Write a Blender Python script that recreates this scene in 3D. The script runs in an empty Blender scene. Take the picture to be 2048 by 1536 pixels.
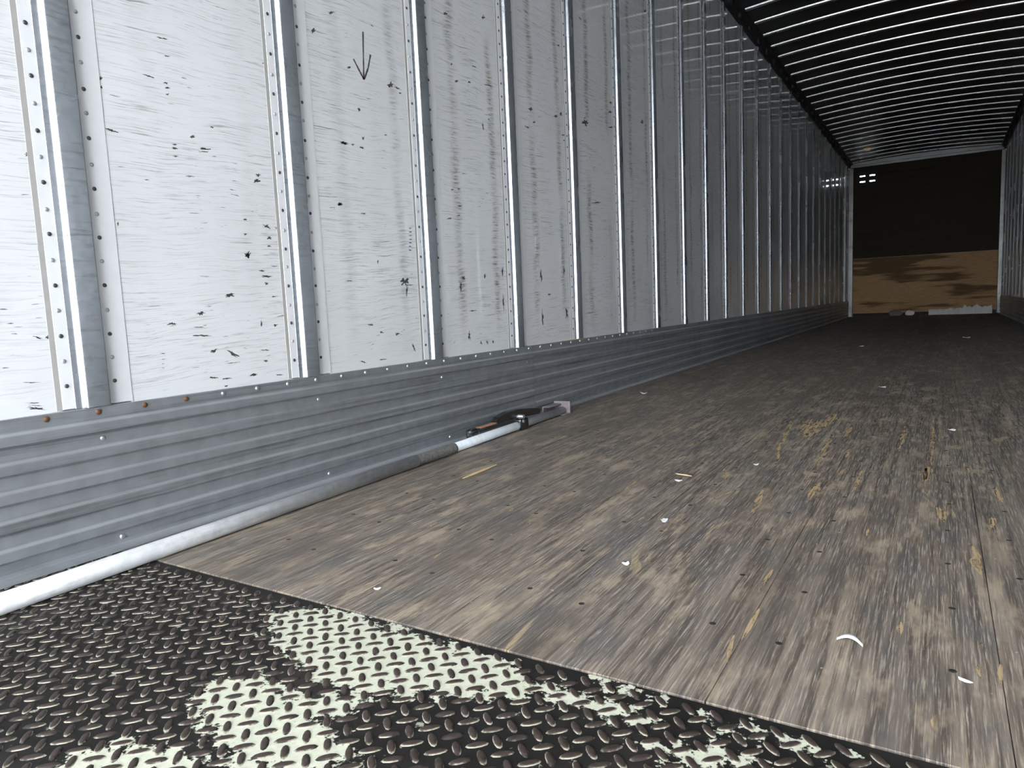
import bpy, bmesh, math, random
import numpy as np
from mathutils import Matrix, Vector, noise as mnoise

random.seed(7)
S = bpy.context.scene
COL = S.collection

# ------------------------------------------------------------------ camera, sky, exposure
cam_data = bpy.data.cameras.new('camera')
cam_data.sensor_width = 36.0
cam_data.lens = 36.0 * 1394.0 / 2048.0
cam_data.clip_start = 0.02
cam_data.clip_end = 500
cam = bpy.data.objects.new('camera', cam_data)
COL.objects.link(cam)
R = Matrix(((0.85324288, -0.02058487, 0.52110733),
            (0.5197111, 0.11657071, -0.84635196),
            (-0.04332381, 0.99296905, 0.11016132)))
cam.matrix_world = Matrix.Translation((0, 0, 0.48)) @ R.to_4x4()
S.camera = cam

world = bpy.data.worlds.new('overcast_sky')
S.world = world
world.use_nodes = True
bg = world.node_tree.nodes['Background']
bg.inputs['Color'].default_value = (0.90, 0.955, 1.0, 1)      # even overcast daylight
bg.inputs['Strength'].default_value = 17.0

S.view_settings.view_transform = 'Standard'
S.view_settings.look = 'None'
S.view_settings.exposure = 0.0
S.view_settings.gamma = 1.0
S.view_settings.use_curve_mapping = False
S.cycles.diffuse_bounces = 4
S.cycles.glossy_bounces = 3
S.cycles.max_bounces = 6
S.cycles.transparent_max_bounces = 6

# ------------------------------------------------------------------ dimensions (metres)
XL, XR = -1.52, 0.92          # inner faces of the side walls
YR, YF = -2.0, 15.0
ZT = 2.80                     # top of the wall panels
SKT = 0.308                   # top of the scuff skirt
SEAM = 0.78                   # steel plate / timber joint

# ------------------------------------------------------------------ measured marks (wall: y,z in metres; floor: x,y in metres)
SCUFFS = [[0.869,0.9954,0.0036,0.0009,-0.0006,-0.0053],[0.8678,0.9778,0.0036,0.0009,-0.0004,-0.0036],[0.8813,0.8912,0.0167,-0.0013,-0.0012,-0.0033],[0.9774,1.0274,0.0168,-0.0015,-0.0009,-0.0019],[1.0176,1.0223,0.0074,0.0012,-0.0006,-0.0029],[1.0198,1.0116,0.0085,0.0013,-0.0006,-0.0029],[1.0183,0.9973,0.0054,0.0012,-0.0002,-0.0023],[1.0195,1.1199,0.0166,0.0022,-0.0007,-0.0024],[1.026,1.0833,0.0096,0.0018,-0.0003,-0.0016],[1.073,0.9137,0.008,0.0014,-0.0004,-0.004],[1.0245,0.8871,0.0074,0.0001,-0.0006,-0.002],[1.0236,0.8781,0.0086,0.0007,-0.0007,-0.0036],[1.0251,0.8602,0.0074,-0.0,-0.0006,-0.002],[1.1046,0.8898,0.0199,0.0018,-0.0006,-0.0029],[1.1017,0.8833,0.0164,0.0019,-0.0003,-0.0016],[1.129,0.9451,0.0066,-0.0008,-0.001,-0.0021],[1.2548,0.8484,0.0109,0.0015,-0.0006,-0.0055],[1.2479,0.8332,0.0122,0.0016,-0.0006,-0.0055],[1.1997,0.6939,0.0065,0.0004,-0.0003,-0.0032],[1.2034,0.7307,0.0066,0.0005,-0.0002,-0.0022],[1.269,0.7184,0.0159,-0.0023,-0.0023,-0.0055],[1.3081,0.7167,0.013,0.0009,-0.0005,-0.0045],[1.2743,0.6885,0.0098,0.0006,-0.0005,-0.0049],[1.2722,0.6674,0.007,0.0004,-0.0003,-0.0034],[1.2031,0.6401,0.0092,0.0004,-0.001,-0.0098],[0.8733,0.6948,0.0022,0.0002,-0.0008,-0.0073],[1.5587,1.3466,0.0173,0.0075,0.0007,-0.0044],[1.4848,1.2751,0.0093,0.0079,0.0058,-0.0036],[1.575,0.9851,0.017,-0.0003,-0.0021,-0.0046],[1.5435,0.8031,0.0106,0.0011,-0.0006,-0.0063],[1.3031,1.1401,0.007,0.0018,-0.0003,-0.0026],[0.7095,0.8144,0.0061,0.001,-0.0004,-0.0041],[0.7118,0.6526,0.0015,0.0,-0.0042,-0.0268],[0.9493,0.7975,0.0079,-0.0,-0.0003,-0.0011],[1.8051,1.2056,0.0169,0.004,-0.0009,-0.0095],[1.8382,1.2027,0.023,-0.0015,-0.0025,-0.0035],[1.8497,1.1893,0.0087,0.002,-0.0003,-0.0033],[1.6507,1.0964,0.0083,0.0017,-0.0007,-0.0072],[1.6182,1.2102,0.0073,0.0019,-0.0005,-0.005],[1.5752,0.9837,0.0192,0.0009,-0.0015,-0.0046],[1.6132,0.9866,0.0092,0.0016,-0.0004,-0.0038],[1.6612,1.0126,0.0069,0.0012,-0.0006,-0.0065],[1.6525,0.9831,0.0132,0.0014,-0.0008,-0.0037],[1.7326,1.3641,0.0101,-0.0026,-0.0022,-0.0022],[1.5403,0.8028,0.0088,0.0009,-0.0006,-0.0062],[1.6395,0.7843,0.0132,0.0004,-0.0006,-0.0026],[1.7652,1.0415,0.0083,0.0015,-0.0003,-0.0027],[2.1262,1.5241,0.0154,-0.0002,-0.0051,-0.0061],[2.3749,1.5891,0.0134,0.0042,-0.0008,-0.009],[2.1472,1.3579,0.0096,0.0025,-0.0004,-0.0045],[2.174,1.3051,0.0136,0.0033,-0.0005,-0.0061],[2.2573,1.3221,0.0115,0.0028,-0.0004,-0.0044],[2.2969,1.3876,0.019,0.0012,-0.0018,-0.0028],[2.3933,1.342,0.0421,0.0041,-0.0015,-0.0028],[2.3369,1.1763,0.0055,0.0013,0.0019,-0.0235],[2.3821,1.2121,0.0093,0.0018,-0.0003,-0.0033],[2.4726,1.2439,0.0229,0.0036,-0.0009,-0.0035],[2.1127,0.9115,0.0106,0.0012,-0.0003,-0.0037],[2.1559,0.9196,0.0137,0.0016,-0.0004,-0.0047],[2.1558,0.8579,0.0165,0.0016,-0.0003,-0.0031],[2.0877,0.807,0.0158,0.0021,0.0002,-0.003],[2.1474,0.8231,0.0164,0.0027,0.0004,-0.0024],[2.7206,1.3203,0.0189,0.004,-0.0009,-0.0108],[2.7466,1.272,0.0154,0.003,-0.0006,-0.0073],[2.6846,1.2388,0.0266,-0.001,-0.0047,-0.0054],[2.9506,1.3382,0.0214,0.0043,-0.0006,-0.0077],[3.0067,1.3587,0.0176,0.0036,-0.0008,-0.0097],[3.0012,1.6631,0.0208,0.0034,-0.003,-0.0052],[3.0222,1.2677,0.0266,0.0038,-0.0016,-0.0061],[3.0379,1.2432,0.0223,0.003,-0.0016,-0.0061],[3.2676,1.3734,0.0403,0.0078,-0.0015,-0.0208],[3.2632,1.393,0.018,0.0036,-0.0004,-0.005],[3.6019,1.54,0.0292,0.0063,-0.0005,-0.0067],[3.5869,1.4885,0.0326,0.0067,-0.0006,-0.0089],[3.5976,1.4111,0.0351,0.0066,-0.0005,-0.0067],[4.0551,1.5287,0.0355,0.0069,-0.0008,-0.0123],[4.1519,2.1802,0.0217,0.0069,-0.0006,-0.0098],[3.2492,1.8561,0.0201,-0.0022,-0.0057,-0.004],[3.3766,0.9943,0.0648,0.0066,-0.0002,-0.0035],[1.8618,0.7563,0.0099,0.0004,-0.0004,-0.0023],[1.8606,0.7432,0.0099,0.0003,-0.0004,-0.0023],[1.8596,0.7319,0.0099,0.0003,-0.0004,-0.0023],[1.8584,0.7194,0.0098,0.0002,-0.0004,-0.0023],[1.8574,0.708,0.0098,0.0002,-0.0004,-0.0023],[1.8562,0.6956,0.0098,0.0002,-0.0004,-0.0023],[1.855,0.6825,0.0098,0.0001,-0.0004,-0.0023],[1.0526,0.496,0.0139,0.0007,-0.0,-0.0045],[0.9773,0.4746,0.0139,0.0001,-0.0002,-0.0039],[1.0446,0.4635,0.0184,-0.0009,-0.0001,-0.0012],[1.0494,0.4434,0.0289,-0.0026,-0.0004,-0.0029],[0.9472,0.4081,0.0083,-0.0007,-0.0001,-0.0012],[0.9458,0.3945,0.0041,-0.0004,-0.0001,-0.001],[0.9448,0.3847,0.0041,-0.0004,-0.0001,-0.001],[0.9438,0.3749,0.0041,-0.0004,-0.0001,-0.001],[1.1382,0.539,0.0175,0.0025,0.0005,-0.0053],[1.0782,0.404,0.013,0.0054,0.0022,-0.0042],[1.1309,0.3935,0.0207,-0.0126,-0.0037,-0.0046],[1.1285,0.3699,0.0278,-0.0004,-0.0,-0.0013],[1.2558,0.5874,0.0251,-0.0007,-0.0005,-0.0031],[1.2435,0.6019,0.0107,-0.0013,-0.0013,-0.004],[1.254,0.5694,0.0097,0.0001,-0.0005,-0.0045],[1.2837,0.6149,0.0143,0.0004,-0.0002,-0.0018],[1.2729,0.5347,0.0099,-0.0001,-0.0002,-0.0023],[1.2709,0.4582,0.0099,-0.0004,-0.0005,-0.0046],[1.227,0.4646,0.0038,-0.0002,-0.0009,-0.0089],[1.0714,0.338,0.0142,-0.0022,-0.0005,-0.0029],[1.1048,0.3326,0.0173,-0.0009,-0.0001,-0.003],[1.1051,0.3119,0.0061,-0.0007,-0.0004,-0.0043],[1.2023,0.6432,0.0092,0.0004,-0.0009,-0.0087],[1.2337,0.3944,0.0194,-0.0015,-0.0002,-0.0018],[1.2307,0.3651,0.011,-0.001,-0.0004,-0.0041],[1.269,0.3247,0.0172,-0.0013,-0.0001,-0.0018],[0.6678,0.3732,0.0167,-0.0019,-0.0001,-0.0013],[0.6743,0.3203,0.0212,-0.0057,-0.0007,-0.0033],[0.6695,0.3322,0.0152,-0.0021,-0.0001,-0.001],[0.6735,0.3266,0.0168,-0.0031,-0.0001,-0.001],[0.6894,0.4601,0.0086,-0.0032,-0.0007,-0.0019],[0.7081,0.4597,0.0055,-0.0003,-0.0004,-0.0034],[0.6448,0.4897,0.0073,-0.0003,-0.0001,-0.0013],[0.6499,0.4697,0.0058,-0.0003,-0.0001,-0.001],[0.6256,0.4059,0.0071,-0.0007,-0.0001,-0.0013],[1.1868,0.3334,0.0159,0.0007,0.0004,-0.0036],[1.8162,0.5782,0.0243,0.0002,-0.0013,-0.0141],[1.8399,0.5671,0.0361,0.0001,-0.0002,-0.0023],[1.8248,0.5472,0.0061,-0.0004,-0.0045,-0.0197],[1.6413,0.4426,0.0156,0.0002,0.0001,-0.0037],[1.6862,0.4166,0.0121,-0.0006,-0.0004,-0.0041],[1.7641,0.4079,0.0123,0.0022,0.0024,-0.0054],[1.6912,0.6389,0.0047,-0.0001,-0.0018,-0.008],[1.5574,0.5788,0.0181,0.0002,-0.0002,-0.002],[2.1746,0.3787,0.0102,-0.0001,0.0015,-0.0227],[2.1351,0.5618,0.0077,0.0002,0.0001,-0.0283],[2.1543,0.5935,0.0166,0.0002,-0.0008,-0.0095],[2.2055,0.4714,0.0289,-0.0008,-0.0003,-0.0032],[2.433,0.6209,0.0092,0.0003,-0.0006,-0.0344],[2.429,0.4965,0.0066,0.0001,0.0006,-0.0382],[2.7551,0.6119,0.0142,0.0006,0.0009,-0.0302],[2.7526,0.422,0.0111,-0.0001,0.0012,-0.0421],[2.994,0.4376,0.0144,-0.0001,0.0013,-0.0326],[2.9827,0.6393,0.0143,0.0006,0.0009,-0.024],[2.2996,0.6051,0.0085,0.0001,-0.0009,-0.0099],[1.5961,0.3299,0.0173,-0.0061,-0.0015,-0.0024],[1.6901,0.3297,0.0203,-0.0006,0.0001,-0.0022],[2.253,0.3442,0.007,0.0006,0.0038,-0.0099],[2.2954,0.3447,0.0072,0.0006,0.0039,-0.01],[2.3387,0.3419,0.0074,0.0006,0.0032,-0.0081],[1.843,0.3572,0.0043,0.0007,0.0078,-0.017],[2.8289,0.5281,0.0197,0.0032,0.003,-0.0044]]
ARROW = [[[1.6904, 1.3339], [1.6853, 1.2651], [1.6805, 1.1911]], [[1.6404, 1.2406], [1.6619, 1.214], [1.6813, 1.1913]], [[1.7179, 1.2739], [1.703, 1.2295], [1.683, 1.1932]]]
STREAKS = [[0.0159,[-0.4848,2.9117],[-0.45,2.5669],[-0.4306,2.3211],[-0.3898,2.0439]],[0.0149,[-0.3029,2.5759],[-0.2917,2.2756],[-0.2861,2.0577]],[0.0144,[-0.263,2.7912],[-0.2576,2.4646]],[0.0111,[-0.2269,2.3291],[-0.2229,2.186]],[0.0118,[-0.0107,3.0475],[-0.0091,2.6355],[-0.0096,2.1874]],[0.0221,[-0.018,2.1968],[-0.0246,1.9878]],[0.0156,[-0.0921,2.8014],[-0.0962,2.3455]],[0.0137,[-0.1709,2.053],[-0.1658,1.8214]],[0.015,[-0.2053,2.0638],[-0.2198,1.976]],[0.0235,[-0.2507,1.8873],[-0.2525,1.712]],[0.0158,[-0.3635,1.76],[-0.3463,1.5549]],[0.0117,[-0.5104,1.9471],[-0.4861,1.8836],[-0.4674,1.8008]],[0.0066,[-0.4197,1.7572],[-0.4573,1.6267]],[0.0077,[-0.8647,2.7518],[-0.8562,2.2616]],[0.0097,[-0.7194,2.1228],[-0.7037,1.9942]],[0.0118,[0.124,1.9775],[0.1257,1.8198]],[0.013,[0.1121,1.7668],[0.0904,1.6029]],[0.0239,[0.0089,1.7543],[0.0107,1.649]],[0.0121,[0.0681,2.2417],[0.0758,2.125]],[0.0091,[-0.679,2.3766],[-0.6942,2.1635]],[0.0073,[-0.69,1.7571],[-0.6786,1.6317]],[0.007,[-0.5554,1.4816],[-0.5574,1.4018]],[0.0084,[-0.4772,1.4518],[-0.4844,1.3343]],[0.0193,[-0.0228,2.1428],[-0.0229,2.0071]],[0.017,[0.0606,1.5205],[0.0643,1.4546],[0.0678,1.3605]],[0.0081,[-0.0392,1.1105],[-0.0395,1.0632]],[0.0085,[0.0075,0.8767],[0.0049,0.8403]],[0.0066,[0.0764,1.0378],[0.0728,0.979]],[0.0071,[-0.2427,0.9694],[-0.2281,0.8845]],[0.0088,[-0.2288,1.0696],[-0.2263,0.9578]],[0.0086,[-0.2418,1.2402],[-0.2414,1.1289]],[0.0075,[-0.113,1.5444],[-0.1124,1.492]],[0.006,[0.0568,1.092],[0.0559,1.0704]],[0.0095,[0.0529,1.0205],[0.0526,0.9887]],[0.0072,[-0.9653,1.2154],[-0.9635,1.1697]],[0.0064,[-0.6102,1.0963],[-0.6155,1.0569]],[0.0049,[-0.8352,1.0738],[-0.8306,1.0289]],[0.0053,[-0.841,0.9894],[-0.8623,0.9747]],[0.0091,[-0.8621,1.3828],[-0.8569,1.3548]],[0.0085,[-0.927,2.3179],[-0.9314,2.2178]]]
PATCH = [[-0.4192, 2.6788], [-0.429, 2.7852], [-0.4058, 2.8382], [-0.3705, 2.7804], [-0.3605, 2.9721], [-0.3394, 3.0033], [-0.3201, 2.8636], [-0.3369, 2.7255], [-0.3533, 2.5595], [-0.3616, 2.4468], [-0.3837, 2.5119]]
PAINT = [[[-0.929, 0.714], [-0.879, 0.76], [-0.808, 0.779], [-0.734, 0.769], [-0.632, 0.765], [-0.551, 0.763], [-0.479, 0.753], [-0.43, 0.729], [-0.424, 0.699], [-0.477, 0.666], [-0.533, 0.638], [-0.574, 0.629], [-0.617, 0.62], [-0.642, 0.601], [-0.69, 0.603], [-0.745, 0.619], [-0.819, 0.646], [-0.869, 0.665]], [[-0.82, 0.517], [-0.806, 0.552], [-0.78, 0.572], [-0.724, 0.566], [-0.675, 0.564], [-0.643, 0.594], [-0.585, 0.604], [-0.604, 0.571], [-0.621, 0.538], [-0.559, 0.517], [-0.525, 0.491], [-0.539, 0.462], [-0.619, 0.437], [-0.679, 0.444], [-0.743, 0.463], [-0.794, 0.484]], [[-0.463, 0.74], [-0.402, 0.737], [-0.345, 0.734], [-0.287, 0.734], [-0.258, 0.721], [-0.29, 0.694], [-0.34, 0.695], [-0.402, 0.698]], [[-0.267, 0.68], [-0.202, 0.704], [-0.15, 0.703], [-0.163, 0.674], [-0.211, 0.662], [-0.253, 0.658]], [[-0.841, 0.349], [-0.813, 0.384], [-0.78, 0.412], [-0.729, 0.428], [-0.673, 0.427], [-0.653, 0.401], [-0.742, 0.346], [-0.808, 0.328]], [[-0.383, 0.787], [-0.337, 0.776], [-0.275, 0.77], [-0.295, 0.754], [-0.357, 0.76]], [[-0.241, 0.758], [-0.189, 0.757], [-0.119, 0.757], [-0.07, 0.75], [-0.117, 0.739], [-0.195, 0.738]]]
PLATE_BOLTS = [(-0.345, 0.767), (-0.225, 0.767)]

# ------------------------------------------------------------------ helpers
def tag(o, label=None, cat=None, group=None, kind=None):
    if label: o['label'] = label
    if cat: o['category'] = cat
    if group: o['group'] = group
    if kind: o['kind'] = kind
    return o

def link(name, me, mat=None, parent=None, loc=(0, 0, 0)):
    o = bpy.data.objects.new(name, me)
    COL.objects.link(o)
    o.location = loc
    if mat is not None and not me.materials:
        me.materials.append(mat)
    if parent is not None:
        o.parent = parent
    return o

def mesh(name, verts, faces, smooth=False):
    me = bpy.data.meshes.new(name)
    me.from_pydata([tuple(v) for v in verts], [], faces)
    if smooth:
        me.polygons.foreach_set('use_smooth', [True] * len(me.polygons))
    me.update()
    return me

def from_bm(name, bm, smooth=False):
    me = bpy.data.meshes.new(name)
    bmesh.ops.recalc_face_normals(bm, faces=bm.faces)
    bm.to_mesh(me)
    bm.free()
    if smooth:
        me.polygons.foreach_set('use_smooth', [True] * len(me.polygons))
    return me

def add_box(bm, lo, hi, bevel=0.0, seg=1):
    c = [(a + b) / 2 for a, b in zip(lo, hi)]
    d = [b - a for a, b in zip(lo, hi)]
    r = bmesh.ops.create_cube(bm, size=1.0)
    vs = r['verts']
    for v in vs:
        v.co = Vector((v.co.x * d[0] + c[0], v.co.y * d[1] + c[1], v.co.z * d[2] + c[2]))
    if bevel > 0:
        es = list({e for v in vs for e in v.link_edges})
        bmesh.ops.bevel(bm, geom=es, offset=bevel, segments=seg, affect='EDGES', profile=0.5)

def box_mesh(name, lo, hi, bevel=0.0, seg=1):
    bm = bmesh.new()
    add_box(bm, lo, hi, bevel, seg)
    return from_bm(name, bm)

def prism(name, prof, a, b, put, closed=True, caps=True, smooth=False, n=1):
    """profile points (p,q) swept from a to b; put(p,q,t)->xyz"""
    m = len(prof)
    vs, fs = [], []
    for i in range(n + 1):
        t = a + (b - a) * i / n
        for p, q in prof:
            vs.append(put(p, q, t))
    for i in range(n):
        for k in range(m if closed else m - 1):
            k2 = (k + 1) % m
            fs.append((i * m + k, i * m + k2, (i + 1) * m + k2, (i + 1) * m + k))
    if closed and caps:
        fs.append(tuple(range(m)))
        fs.append(tuple(n * m + k for k in reversed(range(m))))
    me = mesh(name, vs, fs, smooth)
    bm = bmesh.new()
    bm.from_mesh(me)
    bmesh.ops.recalc_face_normals(bm, faces=bm.faces)
    bm.to_mesh(me)
    bm.free()
    return me

def tube_mesh(name, p0, p1, r, n=24, r1=None, rings=1, wob=0.0):
    p0, p1 = Vector(p0), Vector(p1)
    ax = (p1 - p0).normalized()
    u = ax.cross(Vector((0, 0, 1))).normalized()
    w = u.cross(ax)
    r1 = r if r1 is None else r1
    vs, fs = [], []
    for i in range(rings + 1):
        t = i / rings
        c = p0.lerp(p1, t)
        for k in range(n):
            a = 2 * math.pi * k / n
            rr = r + (r1 - r) * t
            if wob: rr *= 1 + random.uniform(-wob, wob)
            vs.append(c + (u * math.cos(a) + w * math.sin(a)) * rr)
    for i in range(rings):
        for k in range(n):
            k2 = (k + 1) % n
            fs.append((i * n + k, i * n + k2, (i + 1) * n + k2, (i + 1) * n + k))
    fs.append(tuple(reversed(range(n))))
    fs.append(tuple(rings * n + k for k in range(n)))
    me = mesh(name, vs, fs)
    me.polygons.foreach_set('use_smooth', [len(p.vertices) == 4 for p in me.polygons])
    return me

def dome_mesh(name, r, h, n=10, axis='x'):
    """a low rivet or screw head standing on the plane axis = 0"""
    vs, fs = [], []
    rings = [(1.0, 0.0), (0.95, 0.45), (0.62, 0.88)]
    for rr, hh in rings:
        for k in range(n):
            a = 2 * math.pi * k / n
            vs.append((hh * h, rr * r * math.cos(a), rr * r * math.sin(a)))
    vs.append((h, 0, 0))
    for i in range(2):
        for k in range(n):
            k2 = (k + 1) % n
            fs.append((i * n + k, i * n + k2, (i + 1) * n + k2, (i + 1) * n + k))
    for k in range(n):
        fs.append((2 * n + k, 2 * n + (k + 1) % n, 3 * n))
    if axis == 'z':
        vs = [(b, c, a) for a, b, c in vs]
    return mesh(name, vs, fs, True)

# ---- material nodes
class N:
    def __init__(self, name):
        self.m = bpy.data.materials.new(name)
        self.m.use_nodes = True
        self.t = self.m.node_tree
        self.b = self.t.nodes['Principled BSDF']
    def n(self, ty, **kw):
        nd = self.t.nodes.new(ty)
        for k, v in kw.items():
            setattr(nd, k, v)
        return nd
    def l(self, a, b):
        self.t.links.new(a, b)
    def set(self, sock, v):
        if isinstance(v, bpy.types.NodeSocket): self.l(v, sock)
        elif isinstance(v, (tuple, list)) and len(v) == 3 and sock.type == 'RGBA': sock.default_value = (*v, 1)
        else: sock.default_value = v
    def p(self, **kw):
        for k, v in kw.items():
            self.set(self.b.inputs[k.replace('_', ' ')], v)
        return self
    def co(self):
        return self.n('ShaderNodeTexCoord').outputs['Object']
    def rnd(self):
        return self.n('ShaderNodeObjectInfo').outputs['Random']
    def math(self, op, a, b=0.0, c=0.0, clamp=False):
        nd = self.n('ShaderNodeMath', operation=op, use_clamp=clamp)
        self.set(nd.inputs[0], a); self.set(nd.inputs[1], b); self.set(nd.inputs[2], c)
        return nd.outputs[0]
    def vmul(self, v, s):
        nd = self.n('ShaderNodeVectorMath', operation='MULTIPLY')
        self.set(nd.inputs[0], v); self.set(nd.inputs[1], s)
        return nd.outputs[0]
    def vadd(self, v, s):
        nd = self.n('ShaderNodeVectorMath', operation='ADD')
        self.set(nd.inputs[0], v); self.set(nd.inputs[1], s)
        return nd.outputs[0]
    def xyz(self, v):
        nd = self.n('ShaderNodeSeparateXYZ'); self.l(v, nd.inputs[0])
        return nd.outputs
    def comb(self, x, y, z):
        nd = self.n('ShaderNodeCombineXYZ')
        for i, v in enumerate((x, y, z)): self.set(nd.inputs[i], v)
        return nd.outputs[0]
    def noise(self, v, scale=1.0, detail=2.0, rough=0.5, dist=0.0):
        nd = self.n('ShaderNodeTexNoise')
        self.l(v, nd.inputs['Vector'])
        nd.inputs['Scale'].default_value = scale
        nd.inputs['Detail'].default_value = detail
        nd.inputs['Roughness'].default_value = rough
        nd.inputs['Distortion'].default_value = dist
        return nd.outputs['Fac']
    def white(self, v):
        nd = self.n('ShaderNodeTexWhiteNoise', noise_dimensions='3D')
        self.l(v, nd.inputs['Vector'])
        return nd.outputs['Value']
    def ramp(self, v, a, b, lo=0.0, hi=1.0):
        nd = self.n('ShaderNodeMapRange', interpolation_type='SMOOTHSTEP')
        self.set(nd.inputs['Value'], v)
        for k, x in (('From Min', a), ('From Max', b), ('To Min', lo), ('To Max', hi)):
            nd.inputs[k].default_value = x
        return nd.outputs[0]
    def mix(self, f, a, b, mode='MIX'):
        nd = self.n('ShaderNodeMix', data_type='RGBA', blend_type=mode)
        self.set(nd.inputs[0], f); self.set(nd.inputs[6], a); self.set(nd.inputs[7], b)
        return nd.outputs[2]
    def bump(self, h, strength=0.3, dist=0.01):
        nd = self.n('ShaderNodeBump')
        nd.inputs['Strength'].default_value = strength
        nd.inputs['Distance'].default_value = dist
        self.l(h, nd.inputs['Height'])
        return nd.outputs['Normal']

def mat_panel():
    q = N('white_wall_panel')
    c = q.co()
    r = q.rnd()
    off = q.comb(0.0, q.math('MULTIPLY', r, 37.0), q.math('MULTIPLY', r, 19.0))
    p = q.vadd(c, off)
    x, y, z = q.xyz(p)
    wav = q.noise(p, 5.0, 2.0)
    zz = q.math('ADD', z, q.math('MULTIPLY', wav, 0.030))
    zz = q.math('ADD', zz, q.math('MULTIPLY', y, -0.05))
    pg = q.comb(0.0, y, zz)
    fine = q.ramp(q.noise(q.vmul(pg, (1, 7, 330)), 1.0, 4.0, 0.7), 0.50, 0.70)
    mid = q.ramp(q.noise(q.vmul(pg, (1, 5, 150)), 1.0, 4.0, 0.7), 0.57, 0.68)
    area = q.ramp(q.noise(p, 3.1, 3.0), 0.35, 0.65)
    dash = q.ramp(q.noise(q.vmul(pg, (1, 18, 190)), 1.0, 2.0, 0.6), 0.665, 0.72)
    dash = q.math('MULTIPLY', dash, q.ramp(q.noise(p, 6.0, 2.0), 0.46, 0.60))
    smud = q.noise(p, 3.2, 3.0)
    col = q.mix(smud, (0.69, 0.69, 0.70), (0.83, 0.835, 0.845))
    col = q.mix(q.math('MULTIPLY', fine, q.math('MULTIPLY_ADD', area, 0.42, 0.24)), col, (0.26, 0.26, 0.27))
    col = q.mix(q.math('MULTIPLY', mid, q.math('MULTIPLY_ADD', area, 0.62, 0.12)), col, (0.18, 0.175, 0.17))
    # olive rub stains running down two lines of each panel
    lx, ly, lz = q.xyz(c)
    wob = q.math('MULTIPLY', q.math('SUBTRACT', q.noise(q.vmul(p, (1, 1, 5)), 1.0, 3.0), 0.5), 0.07)
    yw = q.math('ADD', ly, wob)
    st = None
    for cy, w in ((0.105, 0.040), (0.355, 0.034)):
        d = q.math('ABSOLUTE', q.math('SUBTRACT', yw, cy))
        g = q.ramp(d, 0.0, w, 1.0, 0.0)
        st = g if st is None else q.math('MAXIMUM', st, g)
    brk = q.ramp(q.noise(q.vmul(pg, (1, 11, 130)), 1.0, 4.0, 0.7), 0.44, 0.62)
    wy = q.xyz(q.n('ShaderNodeNewGeometry').outputs['Position'])[1]
    brk2 = q.ramp(q.noise(q.vmul(p, (1, 3, 2.2)), 1.0, 2.0), 0.34, 0.55)
    st = q.math('MULTIPLY', st, q.math('MULTIPLY', q.math('MULTIPLY_ADD', brk, 0.82, 0.18), brk2))
    st = q.math('MULTIPLY', st, q.ramp(wy, 1.3, 2.3, 0.12, 1.0))
    st = q.math('MULTIPLY', st, q.ramp(lz, 0.30, 0.55))
    col = q.mix(q.math('MULTIPLY', st, 0.85), col, (0.115, 0.105, 0.072))
    col = q.mix(q.math('MULTIPLY', dash, 0.85), col, (0.05, 0.05, 0.055))
    # clean strip along the foot of the panel
    col = q.mix(q.ramp(lz, 0.325, 0.345, 0.7, 0.0), col, (0.76, 0.765, 0.775))
    wv = q.noise(q.vmul(p, (1, 4.0, 7.0)), 1.0, 2.0)
    nrm = q.bump(wv, 0.5, 0.0007)
    q.p(Base_Color=col, Roughness=q.math('MULTIPLY_ADD', smud, 0.2, 0.32), Coat_Weight=0.9, Coat_Roughness=0.03)
    q.l(nrm, q.b.inputs['Coat Normal'])
    return q.m

def mat_galv(name, base, rough, dirt=0.3, scale=14.0, streak=(1, 1, 1), metallic=0.85, dcol=(0.06, 0.06, 0.055), crest=False):
    q = N(name)
    c = q.co()
    r = q.rnd()
    p = q.vadd(c, q.comb(0.0, q.math('MULTIPLY', r, 31.0), 0.0))
    sp = q.noise(p, scale * 5, 2.0, 0.6)
    big = q.noise(p, scale * 0.35, 3.0)
    st = q.ramp(q.noise(q.vmul(p, streak), 1.0, 4.0, 0.65), 0.50, 0.75)
    lo = tuple(v * 0.92 for v in base); hi = tuple(min(1, v * 1.08) for v in base)
    col = q.mix(q.ramp(sp, 0.3, 0.7), lo, hi)
    col = q.mix(q.ramp(big, 0.40, 0.75, 0.0, 0.30), col, tuple(v * 0.6 for v in base))
    col = q.mix(q.math('MULTIPLY', st, dirt), col, dcol)
    if crest:      # lighter broken stripe in the colour along the crest of each rib
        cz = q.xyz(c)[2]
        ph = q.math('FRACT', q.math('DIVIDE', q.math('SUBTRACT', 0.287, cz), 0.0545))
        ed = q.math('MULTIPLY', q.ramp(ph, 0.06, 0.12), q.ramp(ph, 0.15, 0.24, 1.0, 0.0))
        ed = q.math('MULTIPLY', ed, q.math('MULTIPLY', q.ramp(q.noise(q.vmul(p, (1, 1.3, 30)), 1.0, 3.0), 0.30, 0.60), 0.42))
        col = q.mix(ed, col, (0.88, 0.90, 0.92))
    q.p(Base_Color=col, Metallic=metallic, Roughness=q.math('MULTIPLY_ADD', big, 0.3, rough - 0.15))
    return q.m

def mat_plain(name, col, rough=0.5, metallic=0.0, var=0.25, scale=40.0, **kw):
    q = N(name)
    p = q.co()
    nz = q.noise(p, scale, 3.0)
    q.p(Base_Color=q.mix(nz, tuple(v * (1 - var) for v in col), tuple(min(1, v * (1 + var)) for v in col)),
        Roughness=rough, Metallic=metallic, **kw)
    return q.m

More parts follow.
